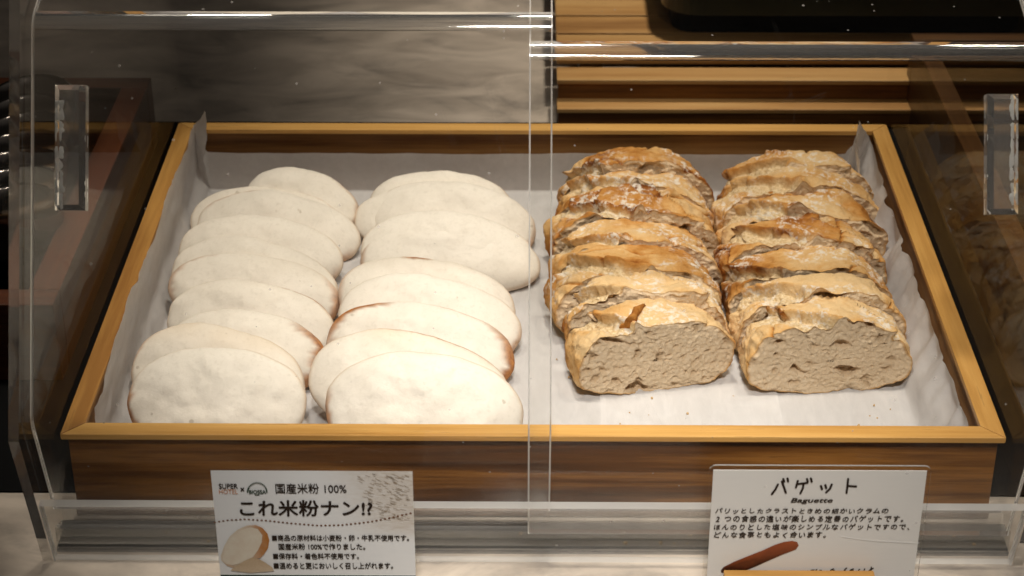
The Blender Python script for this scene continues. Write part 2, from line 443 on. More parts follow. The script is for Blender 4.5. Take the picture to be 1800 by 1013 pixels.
pz = pz + flat * floorz(px, py)
px = px + (1 - flat) * 0.0012 * fbm(px * 5, py * 38, pz * 60, 3)
pz = np.maximum(pz, ZF + 0.0006)
pv = np.stack([px, py, pz], -1)
pap = mesh('baking_paper', pv, grid_faces(nu, nv), M['paper'], None, True)
origin_to(pap, (0, D / 2, ZF))
tag(pap, 'white translucent baking paper lining the wooden tray, crumpled up its left side', 'baking paper')
xe = at_z(1369, 718, ZF)[0]; gx, gy = np.meshgrid(np.linspace(0.045, xe, 60), np.linspace(0.030, 0.41, 160), indexing='ij')
gz = np.maximum(ZF + 0.0012 + floorz(gx, gy), ZF + 0.0006) + 0.0008 + 0.0009 * np.clip(fbm(gx * 20, gy * 12, 6.1, 2), -.3, 1)
lay = mesh('paper_sheet', np.stack([gx + 0.0006 * noise3(gy * 30, 1, 2), gy, gz], -1), grid_faces(60, 160), M['paper'], None, True)
origin_to(lay, (xe, 0.2, ZF)); tag(lay, 'loose narrow sheet of white paper lying flat under the sliced loaves', 'paper')
# a second smaller piece: tall pointed fold standing in the back right corner, running along the right wall
nu, nv = 70, 90
s_ = np.linspace(0, 1, nv)[None, :] * np.ones((nu, 1)); q_ = np.linspace(0, 1, nu)[:, None] * np.ones((1, nv))
yb = 0.30 + s_ * (yw - 0.30 - 0.004)
ht = 0.020 + 0.016 * s_ + 0.026 * smooth(0.72, 0.97, s_) - 0.012 * smooth(0.985, 1.0, s_)
X = XI - 0.006 - 0.0075 * q_ - 0.006 * q_ * (0.5 + fbm(s_ * 6, q_ * 1.2, 3.3, 3)) - 0.005 * smooth(0.7, 1.0, s_)
Z = ZF + 0.006 + q_ * ht * 1.06
yb = yb - q_ * 0.012 * smooth(0.6, 1.0, s_)
sp = mesh('paper_flap', np.stack([X, yb, Z], -1), grid_faces(nu, nv), M['paper'], None, True)
# fold of the same sheet turned towards the back wall
s2 = np.linspace(0, 1, 40)[None, :] * np.ones((nu, 1)); q2 = np.linspace(0, 1, nu)[:, None] * np.ones((1, 40))
X2 = X[:, -1][:, None] - s2 * (0.030 - 0.022 * q2); Y2 = yb[:, -1][:, None] + 0.002 - 0.004 * np.sin(s2 * 3.1) * (1 - 0.4 * q2)
Z2 = ZF + 0.006 + q2 * (ht[:, -1][:, None] * 1.06 - 0.034 * s2)
b = sp.data
sp2v = np.concatenate([np.stack([X, yb, Z], -1).reshape(-1, 3), np.stack([X2, Y2, Z2], -1).reshape(-1, 3)])
sp2f = grid_faces(nu, nv) + [tuple(i + nu * nv for i in f) for f in grid_faces(nu, 40)]
bpy.data.objects.remove(sp)
sp = mesh('paper_sheet', sp2v, sp2f, M['paper'], None, True)
origin_to(sp, (XI - 0.01, 0.40, ZF))
tag(sp, 'pointed fold of white paper standing up in the tray corner behind the right loaf', 'paper')

# ================================================================== rice flour flatbreads
def flatbread(i, xl, xr, ytop, peak, roll, b, tilt, thick, brown, tan, label):
    """xl, xr, ytop: measured extent; b: half height; brown: list of (angle, spread, width, strength) on the edge"""
    rs = np.random.RandomState(100 + i); sd = rs.rand(3) * 50
    nt, nr = 128, 34
    t = np.linspace(0, 2 * math.pi, nt, endpoint=False)
    ztop = ZF + 0.003 + 2 * b * math.sin(tilt)
    P = at_z((xl + xr) / 2, ytop, ztop)
    depth = (P - CAM) @ fw
    a = (xr - xl) / 2 / F_PX * depth
    n = 2.25
    ct, st = np.cos(t), np.sin(t)
    R0 = (np.abs(ct / a) ** n + np.abs(st / b) ** n) ** (-1 / n)
    skew = 1 + 0.10 * peak * np.where(st > 0, st, 0) * (-ct)
    R0 = R0 * skew * (1 + 0.035 * fbm(ct * 1.3 + sd[0], st * 1.3, sd[1], 3) + 0.008 * noise3(ct * 9 + sd[1], st * 9, sd[2]))
    sv = np.concatenate([np.linspace(0.02, 1, nr), np.linspace(1, 0.05, 9)[1:]])
    top = np.arange(len(sv)) < nr
    rr = np.sin(sv * math.pi / 2)
    T_, S_ = np.meshgrid(t, rr, indexing='ij')
    x = R0[:, None] * S_ * np.cos(T_); y = R0[:, None] * S_ * np.sin(T_)
    prof = np.sqrt(np.maximum(0, 1 - S_ ** 2.7))
    puff = 1 + 0.17 * fbm(x * 24 + sd[0], y * 28 + sd[1], sd[2], 3) - 0.10 * np.exp(-((x / a + 0.1) ** 2 * 5 + (y / b) ** 2 * 5))
    z = np.where(top[None, :], thick * 0.72 * prof * puff, -thick * 0.28 * prof)
    z = z + 0.0005 * fbm(x * 120 + sd[1], y * 120, sd[0], 2) * (S_ < 0.98) * smooth(0.05, 0.3, S_)
    z = z - 1.6 * x * x + 0.0022 * noise3(x * 17 + sd[2], y * 17, sd[0])
    br = np.zeros_like(x)
    rimw = S_.copy(); rimw[:, nr:] = 1.0
    for ang, spread, width, strg in brown:
        da = (T_ - rad(ang) + math.pi) % (2 * math.pi) - math.pi
        jag = 0.5 + 0.5 * noise3(T_ * 13 + sd[0], 0.3, sd[1]) + 0.35 * noise3(T_ * 40, 1.3, sd[1])
        m_ = np.clip(1 - (np.abs(da) / rad(spread)) ** 2.5, 0, 1)
        br = np.maximum(br, strg * m_ * smooth(1 - 1.7 * width * (0.5 + jag), 1 - width * 0.5 * (0.4 + jag), rimw))
    br = np.maximum(br, 0.20 * smooth(0.965, 1.0, rimw)); br[:, nr + 1:] = np.maximum(br[:, nr + 1:], 0.55)
    tn = tan * smooth(0.15, 0.95, y / b) * (0.55 + 0.6 * fbm(x * 22 + sd[0], y * 22, 3, 3)) * top[None, :]
    tn = np.clip(tn + 0.30 * smooth(0.95, 1, S_), 0, 1)
    V = np.stack([x, y, z], -1).reshape(-1, 3); k = len(sv)
    faces = grid_faces(nt, k, True)
    faces.append(tuple(j * k for j in range(nt))[::-1]); faces.append(tuple(j * k + k - 1 for j in range(nt)))
    me_o = mesh('flatbread', V, faces, M['naan'], None, True, attrs={'brown': br, 'tan': tn})
    yd = Vector((0, math.cos(tilt), math.sin(tilt))); zd = Vector((0, -math.sin(tilt), math.cos(tilt))); xd = Vector((1, 0, 0))
    Rm = Matrix((xd, yd, zd)).transposed().to_4x4() @ Matrix.Rotation(rad(roll), 4, 'Z')
    ctr = Vector(P) - yd * b + zd * thick * 0.1
    me_o.matrix_world = Matrix.Translation(ctr) @ Rm
    tag(me_o, label, 'bread', 'pale flatbreads in two rows')
    return me_o


d2 = rad
NA = [
    # left row, back to front
    (430, 632, 301, 0.2, -13, 0.029, d2(40), .019, [(10, 60, .05, .4)], .1, 'pale flatbread at the very back of the left row, only its rounded top showing'),
    (338, 603, 332, 0.2, -3, 0.027, d2(38), .012, [(45, 40, .03, .5)], .1, 'pale flatbread second from the back of the left row, touching the crumpled paper'),
    (350, 640, 344, 0.6, -10, 0.029, d2(34), .018, [(150, 26, .06, .8), (-35, 30, .06, .9)], .0, 'flatbread third from the back of the left row, thin brown line round its left tip'),
    (317, 607, 383, 0.3, -6, 0.03, d2(38), .019, [(-30, 30, .06, .6)], .05, 'pale flatbread fourth from the back of the left row, beside a dark gap'),
    (301, 600, 424, 0.9, -9, 0.03, d2(38), .017, [(60, 30, .02, .3)], .06, 'pale flatbread fifth from the back of the left row, long smooth plain edge'),
    (294, 598, 450, 0.1, -8, 0.029, d2(40), .018, [(175, 40, .07, .5), (-10, 32, .06, .8)], .1, 'pale flatbread sixth from the back of the left row, both ends faintly browned'),
    (292, 590, 497, 0.1, -7, 0.03, d2(40), .018, [(38, 26, .03, .9)], .1, 'flatbread fourth from the front, left row, ragged brown line on its upper right'),
    (296, 573, 547, -.1, -8, 0.029, d2(42), .018, [(0, 42, .12, 1.0)], .05, 'flatbread third from the front of the left row, its right end toasted brown'),
    (236, 546, 577, 0.9, -10, 0.034, d2(42), .020, [(175, 25, .04, .4)], .45, 'flatbread second from the front of the left row, with a tan stain along its top'),
    (230, 540, 610, 0.15, -2, 0.0365, d2(46), .020, [(188, 22, .06, .9)], .0, 'front flatbread of the left row, its white dimpled face seen whole behind the rim'),
    # right row, back to front
    (650, 902, 305, -.4, -4, 0.029, d2(36), .016, [(20, 40, .03, .3)], .05, 'pale flatbread at the very back of the right row, partly hidden'),
    (622, 905, 334, 0.9, -3, 0.027, d2(34), .013, [(122, 20, .14, 1.0)], .0, 'flatbread second from the back of the right row, crimped brown edge on its left tip'),
    (656, 943, 324, 0.3, -9, 0.032, d2(33), .017, [(170, 40, .03, .4), (-20, 30, .04, .6)], .0, 'broad pale flatbread third from the back of the right row'),
    (639, 942, 377, 0.5, -6, 0.031, d2(36), .016, [(90, 50, .02, .3)], .0, 'pale flatbread fourth from the back of the right row, a thin strip showing'),
    (632, 952, 398, -.2, -4, 0.029, d2(31), .018, [(185, 25, .04, .5), (-90, 40, .03, .4)], .0, 'large flatbread lying flattest, midway down the right row, casting a shadow on the paper'),
    (592, 907, 458, 0.2, -8, 0.03, d2(40), .017, [(108, 22, .08, 1.0), (185, 30, .04, .4)], .1, 'flatbread fifth from the front of the right row, toasted nibs on its upper edge'),
    (594, 918, 489, 0.3, -8, 0.032, d2(39), .018, [(-20, 30, .04, .6)], .0, 'flatbread fourth from the front of the right row, smooth white face with grey dimple'),
    (574, 906, 538, 0.3, -9, 0.031, d2(41), .018, [(158, 32, .09, 1.0), (-5, 40, .08, .95), (45, 40, .03, .6)], .0, 'flatbread third from the front of the right row, toasted brown at both ends'),
    (543, 908, 588, 0.6, -11, 0.036, d2(43), .019, [(80, 60, .03, .8)], .35, 'flatbread second from the front of the right row, tan top with thin brown edge'),
    (572, 917, 622, -.1, -4, 0.0375, d2(46), .020, [(190, 22, .05, .8)], .0, 'front flatbread of the right row, its white face nearest the middle of the tray'),
]
for i, a in enumerate(NA):
    xl, xr, yt, pk, ro, b_, ti, th, brn, tan, lab = a
    flatbread(i, xl, xr, yt, pk, ro, b_, ti, th, brn, tan, lab)


# ================================================================== sliced country loaves
def slice_(i, ctr, wdt, hgt, thk, lean, yaw, roll, pale, label, group, tear_t=2.15, tear_w=0.5, gape=0.0):
    """a bread slice: crust wraps round, crumb closes both cut faces. local x across, y away from the viewer, z up"""
    rs = np.random.RandomState(300 + i); sd = rs.rand(4) * 60
    root = empty('bread_slice', label, 'bread', ctr, group)
    nt, nv = 300, 44
    a = wdt / 2; zc = hgt * 0.38; ex_ = (0.84, 0.88, 0.92, 0.94, 0.96, 0.98, 1.0)[i % 7]

    def rim(t):
        ct, st = np.cos(t), np.sin(t)
        x = a * np.sign(ct) * np.abs(ct) ** ex_
        z = np.where(st > 0, (hgt - zc) * np.abs(st) ** (ex_ + 0.04), -zc * np.abs(st) ** 0.62)
        k = 1 + 0.035 * fbm(ct * 1.4 + sd[0], st * 1.4, sd[1], 3)
        return x * k, zc + z * k

    def taper(x):                          # the cut opens towards the left end of the slice
        return gape * smooth(0.25, -0.85, x / a) * (0.8 + 0.4 * noise3(x * 40, sd[1], 2.0))

    def shape(t, v):                       # v 0 = front cut, 1 = back cut
        x, z = rim(t)
        ln = np.hypot(x, z - zc) + 1e-6; nx, nz = x / ln, (z - zc) / ln
        topm = smooth(-0.1, 0.35, np.sin(t))
        y = v * thk
        yy = y * 1.0
        lump = (0.0026, 0.0036, 0.0026, 0.0020, 0.0040, 0.0034, 0.0024)[i % 7] * fbm(x * 26 + sd[0], yy * 34 + sd[1], z * 26, 3)
        wr = 0.0012 * fbm(x * 150 + sd[2], yy * 150, z * 150 + sd[0], 4)
        # a torn score runs obliquely over the top: lip on one side, rough pale crumb in it
        tc = tear_t + 0.8 * (v - 0.5) + 0.22 * fbm(v * 2.2 + sd[3], 0.7, sd[0], 3)
        d = (t - tc) / tear_w
        torn = smooth(1.0, 0.55, np.abs(d) + 0.35 * fbm(x * 60 + sd[1], yy * 60, z * 60, 3)) * topm
        tc2 = tear_t - 1.25 + 0.9 * (v - 0.5) + 0.25 * fbm(v * 2.0 + sd[2], 2.7, sd[1], 3)
        d2_ = (t - tc2) / (tear_w * 0.38)
        torn2 = smooth(1.0, 0.5, np.abs(d2_) + 0.4 * fbm(x * 50 + sd[3], yy * 50, z * 50, 3)) * topm * (0.75 if i % 3 == 1 else 0.0)
        lip = 0.0040 * np.exp(-((d + 1.05) / 0.22) ** 2) * topm + 0.0030 * np.exp(-((d2_ - 1.15) / 0.35) ** 2) * topm * (torn2.max() > 0.3)
        rough = 0.0028 * fbm(x * 110, yy * 120 + sd[0], z * 120, 4)
        disp = lump * (0.5 + topm) + wr + lip - 0.0046 * torn - 0.0032 * torn2 + rough * np.maximum(torn, torn2)
        crack = np.exp(-(noise3(x * 26 + sd[3], yy * 26, z * 26 + sd[1]) / 0.028) ** 2) * topm * (noise3(x * 9, yy * 9, sd[2]) > 0.05)
        disp = disp - 0.0026 * crack
        endr = 1 - 0.05 * (np.exp(-v / 0.05) + np.exp(-(1 - v) / 0.05))        # cut edges slightly rounded
        X = (x + nx * disp) * (1 - (1 - endr) * 0.3); Z = z + nz * disp - (z - zc) * (1 - endr) * 0.35
        bm_ = 0.0016 * np.maximum(0, fbm(x * 60 + sd[1], 0, sd[2], 2)) * smooth(0.1, -0.3, np.sin(t))
        Z = np.maximum(Z, bm_)
        rag = 0.0022 * fbm(x * 90 + sd[0], v * 3, z * 90, 3) + 0.0024 * fbm(x * 30, v * 2 + sd[1], z * 30, 2)
        Y = y + rag * (np.exp(-v / 0.10) + np.exp(-(1 - v) / 0.10))
        return X, Y + (1 - v) * taper(X), Z, np.maximum(torn, torn2 * 0.9), lip, topm, crack

    bl = Matrix.Translation(Vector(ctr)) @ Matrix.Rotation(rad(yaw), 4, 'Z') @ Matrix.Rotation(rad(-lean), 4, 'X') @ Matrix.Rotation(rad(roll), 4, 'Y')
    tl = np.linspace(0, 2 * math.pi, nt, endpoint=False); vl = np.linspace(0, 1, nv)
    T_, V_ = np.meshgrid(tl, vl, indexing='ij')
    X, Y, Z, torn, lip, topm, crack = shape(T_, V_)
    bake = 0.33 - pale + 0.55 * fbm(X * 20 + sd[0], Y * 20, Z * 20 + sd[2], 4) + 75 * lip + 0.22 * (np.exp(-V_ / 0.05) + np.exp(-(1 - V_) / 0.05)) * smooth(-.2, .5, noise3(X * 45, 1.5, sd[3])) + 0.25 * np.exp(-((np.sin(T_) - 0.15) / 0.25) ** 2) * 0.8
    bake = bake + 0.22 * (1 - topm) + 0.5 * crack
    flour = topm * smooth(0.0, 0.5, fbm(X * 30 + sd[3], Y * 30, sd[1], 3) + 0.15)
    base = np.stack([X, Y, Z], -1).reshape(-1, 3)

    def tow(Vl):
        Mx = np.array(bl); return Vl @ Mx[:3, :3].T + Mx[:3, 3]
    mesh('crust', tow(base), grid_faces(nt, nv, True), M['crust'], root, True, attrs={'bake': np.clip(bake, 0, 1), 'torn': np.clip(torn, 0, 1), 'flour': flour})
    # crumb faces
    nr = 74
    rl = np.linspace(0.015, 1, nr) ** 0.8
    for side in ((0, -1), (1, 1)):
        v0, sg = side
        ex, ey, ez = shape(tl, np.full_like(tl, float(v0)))[:3]
        cx, cz, cyy = 0.0, hgt * 0.46, (0.0 if v0 == 0 else thk)
        R_ = rl[None, :]
        x = cx + (ex[:, None] - cx) * R_; z = cz + (ez[:, None] - cz) * R_
        tp_ = taper(x) if v0 == 0 else 0.0; te_ = taper(ex)[:, None] if v0 == 0 else 0.0
        yb_ = cyy + tp_ + (ey[:, None] - te_ - cyy) * R_ ** 6
        warp = 0.25 * fbm(x * 60 + sd[1], z * 60, sd[2], 2)
        p1 = smooth(0.26, 0.62, noise3(x * 130 + sd[0] + warp, z * 165, sd[1])); p2 = smooth(0.30, 0.65, noise3(x * 290 + sd[2], z * 340 + warp, sd[3]))
        p3 = smooth(0.36, 0.62, noise3(x * 58 + sd[3] + warp, z * 82 + sd[1], sd[0]))
        fade = smooth(1.0, 0.93, R_)
        dep = (0.0021 * p1 + 0.0011 * p2 + 0.0062 * p3) * fade + 0.0008 * fbm(x * 400, z * 400, sd[1], 2) * fade + 0.0016 * fbm(x * 30 + sd[2], z * 30, sd[0], 2) * fade
        y = yb_ - sg * dep
        V = np.stack([x, y, z], -1).reshape(-1, 3)
        fcs = grid_faces(nt, nr, True) + [tuple(j * nr for j in range(nt))]
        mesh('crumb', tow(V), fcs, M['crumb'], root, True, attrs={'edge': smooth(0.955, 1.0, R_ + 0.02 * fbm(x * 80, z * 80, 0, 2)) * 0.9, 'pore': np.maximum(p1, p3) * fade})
    return root


LO = {'left': [(1145, 294, 688), (1138, 300, 634), (1122, 306, 586), (1112, 302, 541), (1112, 294, 500), (1114, 286, 463), (1115, 268, 430)],
      'right': [(1452, 296, 682), (1445, 296, 634), (1424, 296, 586), (1416, 296, 541), (1413, 294, 500), (1408, 288, 463), (1401, 272, 430)]}
ORD = ['front', 'second', 'third', 'fourth', 'fifth', 'sixth', 'rearmost']
LK = {'left': ['porous crumb face and brown ridge', 'pale crust and torn brown ear', 'golden crust, open crumb on its left', 'smooth golden crust with a small crack',
               'brown crust torn along the top', 'rough golden crust', 'rounded golden brown top crust'],
      'right': ['porous crumb face and broken left corner', 'pale wrinkled crust', 'golden crust with floury spots', 'smooth golden crust with a blister',
                'brown torn crust above a dark gap', 'rough golden crust', 'rounded brown top crust near the paper fold']}
k = 0
for side in ('left', 'right'):
    for j, (cx, wpx, _) in enumerate(LO[side]):
        rs = random.Random(40 + k)
        y0 = 0.132 + (0, .034, .064, .107, .148, .190, .224)[j] + (0.004 if side == 'right' and j in (2, 3, 4) else 0)
        zc = ZF + 0.002
        P = at_y(cx, 500, y0); dep = (np.array([0, y0, 0.035]) - CAM) @ fw
        xw_ = (cx - 900) / F_PX * dep + CAM[0] + (y0 - CAM[1]) * math.tan(YAW) * -0 + math.sin(YAW) * dep
        wd = wpx / F_PX * dep * (1.0 if j else 1.0)
        hg = (0.0520, 0.0530, 0.0550, 0.0545, 0.0560, 0.0560, 0.0565)[j] + rs.uniform(-.0015, .0015)
        lab = f'{ORD[j]} slice of the {side} loaf, {LK[side][j]}' if j in (0, 6) else f'{ORD[j]} slice from the front, {side} loaf, {LK[side][j]}'
        slice_(k, (xw_ + 0.005 + rs.uniform(-.003, .003) * (j > 0), y0, zc), wd * rs.uniform(.97, 1.03), hg, (.0345, .031, .044, .042, .043, .035, .038)[j] + .001, (5, 5, 5, 5, 5, 6, 7)[j] + rs.uniform(-1.5, 1.5), (rs.uniform(4, 10) if j else (12 if side == 'left' else 5)), rs.uniform(-2, 2) - (2 if j == 0 and side == 'left' else 0),
               (0.33, 0.26, 0.06, 0.10, 0.05, 0.10, 0.02)[j] + rs.uniform(-.04, .04), lab, f'slices of the {side} sliced loaf',
               tear_t=2.42 + rs.uniform(-.25, .15), tear_w=0.24 + rs.uniform(-.05, .10), gape=0.0 if j == 0 else 0.009 + rs.uniform(-.002, .003))
        k += 1

# the curled brown ridge of crust standing on the front slice of the left loaf
fr = [o for o in bpy.data.objects if o.name.startswith('crust') and o.parent and o.parent.get('label', '').startswith('front slice of the left')][0]
cv = np.array([v.co[:] for v in fr.data.vertices]) + np.array(fr.parent.location)
dd_ = cv - CAM; dz_ = dd_ @ fw; sx = 900 + F_PX * (dd_ @ rt) / dz_; sy = 506.5 - F_PX * (dd_ @ up) / dz_
ln = []
for f_ in np.linspace(0, 1, 9):
    qx, qy = 1092 + 42 * f_, 578 - 40 * f_ + 4 * math.sin(f_ * 6); sc_ = (sx - qx) ** 2 + (sy - qy) ** 2 + ((dz_ - dz_.min()) * 300) ** 2 * 0.2
    ln.append(cv[np.argmin(sc_)])
ln = np.array(ln); ln = (ln + np.roll(ln, 1, 0) * np.array([[0]] + [[1]] * 8)) / np.array([[1]] + [[2]] * 8)
nv_ = 14; V = []
for q, p in enumerate(ln):
    w_ = 0.0028 * math.sin(math.pi * (q + 0.6) / 9.4) ** 0.6 * (1 + 0.25 * math.sin(q * 2.3))
    for th in np.linspace(0, 2 * math.pi, nv_, endpoint=False):
        V.append((p[0] + w_ * 1.1 * math.cos(th) + 0.0004 * math.sin(5 * th + q), p[1], p[2] + w_ * 1.25 * math.sin(th) + 0.0007))
fc = [(q * nv_ + a, q * nv_ + (a + 1) % nv_, (q + 1) * nv_ + (a + 1) % nv_, (q + 1) * nv_ + a) for q in range(8) for a in range(nv_)] + [tuple(range(nv_))[::-1], tuple(range(8 * nv_, 9 * nv_))]
mesh('crust_ridge', V, fc, M['crust'], fr.parent, True, attrs={'bake': np.full(len(V), 0.72), 'torn': np.zeros(len(V)), 'flour': np.zeros(len(V))})

# ================================================================== acrylic display cover
A1, A2, A3 = rad(15.5), rad(29.5), rad(15.5)
U1 = np.array([-math.sin(A1), math.cos(A1)]); U2 = np.array([math.sin(A2), math.cos(A2)]); U3 = np.array([math.cos(A3), math.sin(A3)])


def bend_profile(pts, r, seg=10):
    """fillet the corners of an open (y,z) polyline; returns points, tangents, and which points lie on a bend"""
    pts = [np.array(p, float) for p in pts]; out = [pts[0]]; fl = [0]
    for i in range(1, len(pts) - 1):
        a, b, c = pts[i - 1], pts[i], pts[i + 1]; d1 = (b - a) / np.linalg.norm(b - a); d2_ = (c - b) / np.linalg.norm(c - b)
        ang = math.acos(np.clip(d1 @ d2_, -1, 1)); tl = r * math.tan(ang / 2)
        p0, p1 = b - d1 * tl, b + d2_ * tl
        n = np.array([-d1[1], d1[0]]); n = n if n @ d2_ > 0 else -n; cen = p0 + n * r
        a0 = p0 - cen; sgn = 1 if (a0[0] * d1[1] - a0[1] * d1[0]) > 0 else -1
        out.append(p0 - d1 * 0.0006); fl.append(0)
        for s in range(seg + 1):
            th = sgn * ang * s / seg; cs, sn = math.cos(th), math.sin(th)
            out.append(cen + np.array([a0[0] * cs - a0[1] * sn, a0[0] * sn + a0[1] * cs])); fl.append(i)
        out.append(p1 + d2_ * 0.0006); fl.append(0)
    out.append(pts[-1]); fl.append(0)
    return np.array(out), fl


def sheet(pts, x0, x1, th, r, name, parent, mats, seg=10):
    P, fl = bend_profile(pts, r, seg); n = len(P)
    T_ = np.gradient(P, axis=0); T_ /= np.linalg.norm(T_, axis=1)[:, None]; N_ = np.stack([-T_[:, 1], T_[:, 0]], 1)
    A, B = P + N_ * th / 2, P - N_ * th / 2
    vs, fs, ms = [], [], []; e = 0.0009                        # e: polished arris along the cut edges
    for x in (x0, x0 + e, x1 - e, x1):
        for arr in (A, B):
            vs += [(x, p[0], p[1]) for p in arr]
    for i in range(n - 1):
        mi = 1 if (fl[i] == 2 and fl[i + 1] == 2) else 0
        for c_ in range(3):
            a, b = 2 * c_ * n + i, (2 * c_ + 1) * n + i; c, d_ = a + 2 * n, b + 2 * n; k_ = mi if c_ == 1 else 3
            fs.append((a, c, c + 1, a + 1)); ms.append(k_); fs.append((b, b + 1, d_ + 1, d_)); ms.append(k_)
        a, b, c, d_ = i, n + i, 6 * n + i, 7 * n + i
        fs.append((a, a + 1, b + 1, b)); ms.append(2); fs.append((c, d_, d_ + 1, c + 1)); ms.append(2)
    for i in (0, n - 1):
        for c_ in range(3): q = 2 * c_ * n + i; fs.append((q, q + n, q + 3 * n, q + 2 * n)); ms.append(2)
    o = mesh(name, vs, fs, None, parent, False, mats, ms)
    bm = bmesh.new(); bm.from_mesh(o.data); bmesh.ops.recalc_face_normals(bm, faces=bm.faces)
    for f in bm.faces: f.smooth = f.material_index in (0, 1) and abs(f.normal.x) < 0.5
    bm.to_mesh(o.data); bm.free()
    return o


cover = empty('display_cover', 'clear acrylic display cover with two overlapping doors standing over the bread tray', 'display case', (0, 0.2, 0))
B0 = np.array([-0.040, 0.0]); K0 = B0 + U1 * 0.109; T0 = K0 + U2 * 0.242
XS = 0.2875
for s in (-1, 1):                                                          # end panels
    poly = [B0 + [-0.004, 0.0016], K0 + [-0.004, 0], T0 + [-0.003, 0.004], T0 + U3 * 0.40 + [0, 0.004], np.array([0.475, 0.0016])]
    n = len(poly); x0, x1 = sorted((s * XS, s * (XS - 0.0058)))
    vs = [(x0, p[0], p[1]) for p in poly] + [(x1, p[0], p[1]) for p in poly]
    mb = MB().add(vs, [tuple(range(n)), tuple(range(n, 2 * n))[::-1]] + [(i, n + i, n + (i + 1) % n, (i + 1) % n) for i in range(n)], [0, 0, 1, 1] + [0] * (n - 2))
    o = mb.build('side_panel', None, cover, False, [M['acrylic'], M['edge']])
    bm = bmesh.new(); bm.from_mesh(o.data); bmesh.ops.recalc_face_normals(bm, faces=bm.faces); bm.to_mesh(o.data); bm.free()
XE = XS - 0.0062
# fixed strip along the front and the grooved rail behind it
sheet([B0 + [0, 0.0004], B0 + U1 * 0.052], -XE, XE, 0.005, 0.003, 'front_strip', cover, [M['strip'], M['bend'], M['arris'], M['arris']])
ra = MB()
for yy, hh, ww in ((-0.0300, 0.016, 0.0045), (-0.0205, 0.012, 0.004), (-0.0105, 0.016, 0.0045)):
    ra.box(-XE, XE, yy - ww / 2, yy + ww / 2, 0.003, hh, 0, [0, 1, 0, 1, 1, 1])
ra.box(-XE, XE, -0.034, -0.0065, 0.0003, 0.003, 0, 1)
ra.build('rail', None, cover, False, [M['strip'], M['edge']])


def door(px0, px1, off, low, top_len, hx0, hx1, hy0, hy1):
    b0 = B0 + np.array([off, 0]); k0 = K0 + np.array([off, 0]); start = b0 + U1 * low
    tp = k0 + U2 * top_len; en = tp + U3 * 0.40
    nrm = (0, -math.cos(A2), math.sin(A2))
    x0 = at_plane(px0, 500, (0, *k0), nrm)[0]; x1 = at_plane(px1, 500, (0, *k0), nrm)[0]
    x0 = max(x0, -XE); x1 = min(x1, XE)
    d = sheet([start, k0, tp, en], x0, x1, 0.0034, 0.0135, 'door', cover, [M['acrylic'], M['bend'], M['edge'], M['arris']], 12)
    # handle: a solid chamfered bar glued to the front of the door
    n2 = np.array([-math.cos(A2), math.sin(A2)])
    face = k0 + n2 * 0.0019
    c0 = at_plane(hx0, hy1, (0, *face), nrm); c1 = at_plane(hx1, hy0, (0, *face), nrm)
    lo_ = (c0[1:] - face) @ U2; hi_ = (c1[1:] - face) @ U2; xa, xb = c0[0], c1[0]
    ch, dp = 0.0030, 0.0105
    sec = [(xa, 0), (xb, 0), (xb, dp - ch), (xb - ch, dp), (xa + ch, dp), (xa, dp - ch)]
    vs = []
    for l in (lo_, lo_ + ch, hi_ - ch, hi_):
        for x, q in sec:
            if l in (lo_, hi_):
                q = min(q, dp - ch)
            p = face + U2 * l + n2 * q; vs.append((x, p[0], p[1]))
    fs = [tuple(range(6)), tuple(range(18, 24))[::-1]]
    for r_ in range(3):
        for q in range(6): fs.append((r_ * 6 + q, (r_ + 1) * 6 + q, (r_ + 1) * 6 + (q + 1) % 6, r_ * 6 + (q + 1) % 6))
    hd = mesh('handle', vs, fs, M['block'], d)
    bm = bmesh.new(); bm.from_mesh(hd.data); bmesh.ops.recalc_face_normals(bm, faces=bm.faces); bm.to_mesh(hd.data); bm.free()
    # dried glue that squeezed out in blobs under the bar
    rs = np.random.RandomState(int(hx0)); gm = MB()
    for q in range(22):
        sideL = rs.rand() < 0.7
        l = lo_ + 0.004 + (hi_ - lo_ - 0.008) * rs.beta(1.2, 1.2); rx, rl_ = rs.uniform(.0008, .0018), rs.uniform(.0012, .0042)
        x = (xa + 0.0016 + rs.rand() * .0012) if (sideL == (hx0 < 900)) else (xb - 0.0016 - rs.rand() * .001)
        nn = 16; ring = []
        for th in np.linspace(0, 2 * math.pi, nn, endpoint=False):
            rr_ = 1 + 0.2 * math.sin(3 * th + q); p = face + U2 * (l + rl_ * rr_ * math.sin(th)) + n2 * 0.0004
            ring.append((x + rx * rr_ * math.cos(th), p[0], p[1]))
        pc = face + U2 * l + n2 * 0.0011
        gm.add(ring + [(x, pc[0], pc[1])], [(a_, (a_ + 1) % nn, nn) for a_ in range(nn)])
    gm.build('glue', M['glue'], d, True)
    return d


door(55, 970, 0.0155, 0.034, 0.2245, 102, 156, 152, 371)
door(929, 1822, 0.0060, 0.022, 0.2120, 1729, 1784, 168, 378)

# crumbs fallen into the rail
rs = np.random.RandomState(5)
for q in range(26):
    x = rs.uniform(-0.25, 0.27) if q % 3 else rs.uniform(0.05, 0.25); r_ = rs.uniform(.0005, .0014)
    bm = bmesh.new(); bmesh.ops.create_icosphere(bm, subdivisions=1, radius=r_)
    for v_ in bm.verts: v_.co *= rs.uniform(.7, 1.3)
    me = bpy.data.meshes.new('bread_crumb'); bm.to_mesh(me); bm.free(); me.materials.append(M['crumbs'])
    o = bpy.data.objects.new('bread_crumb', me); C.objects.link(o); o.location = (x, rs.choice([-0.0255, -0.0155]), 0.003 + r_ * 0.8)
    tag(o, 'tiny crumb of bread fallen into the clear rail at the front of the cover', 'crumb', 'crumbs in the front rail')


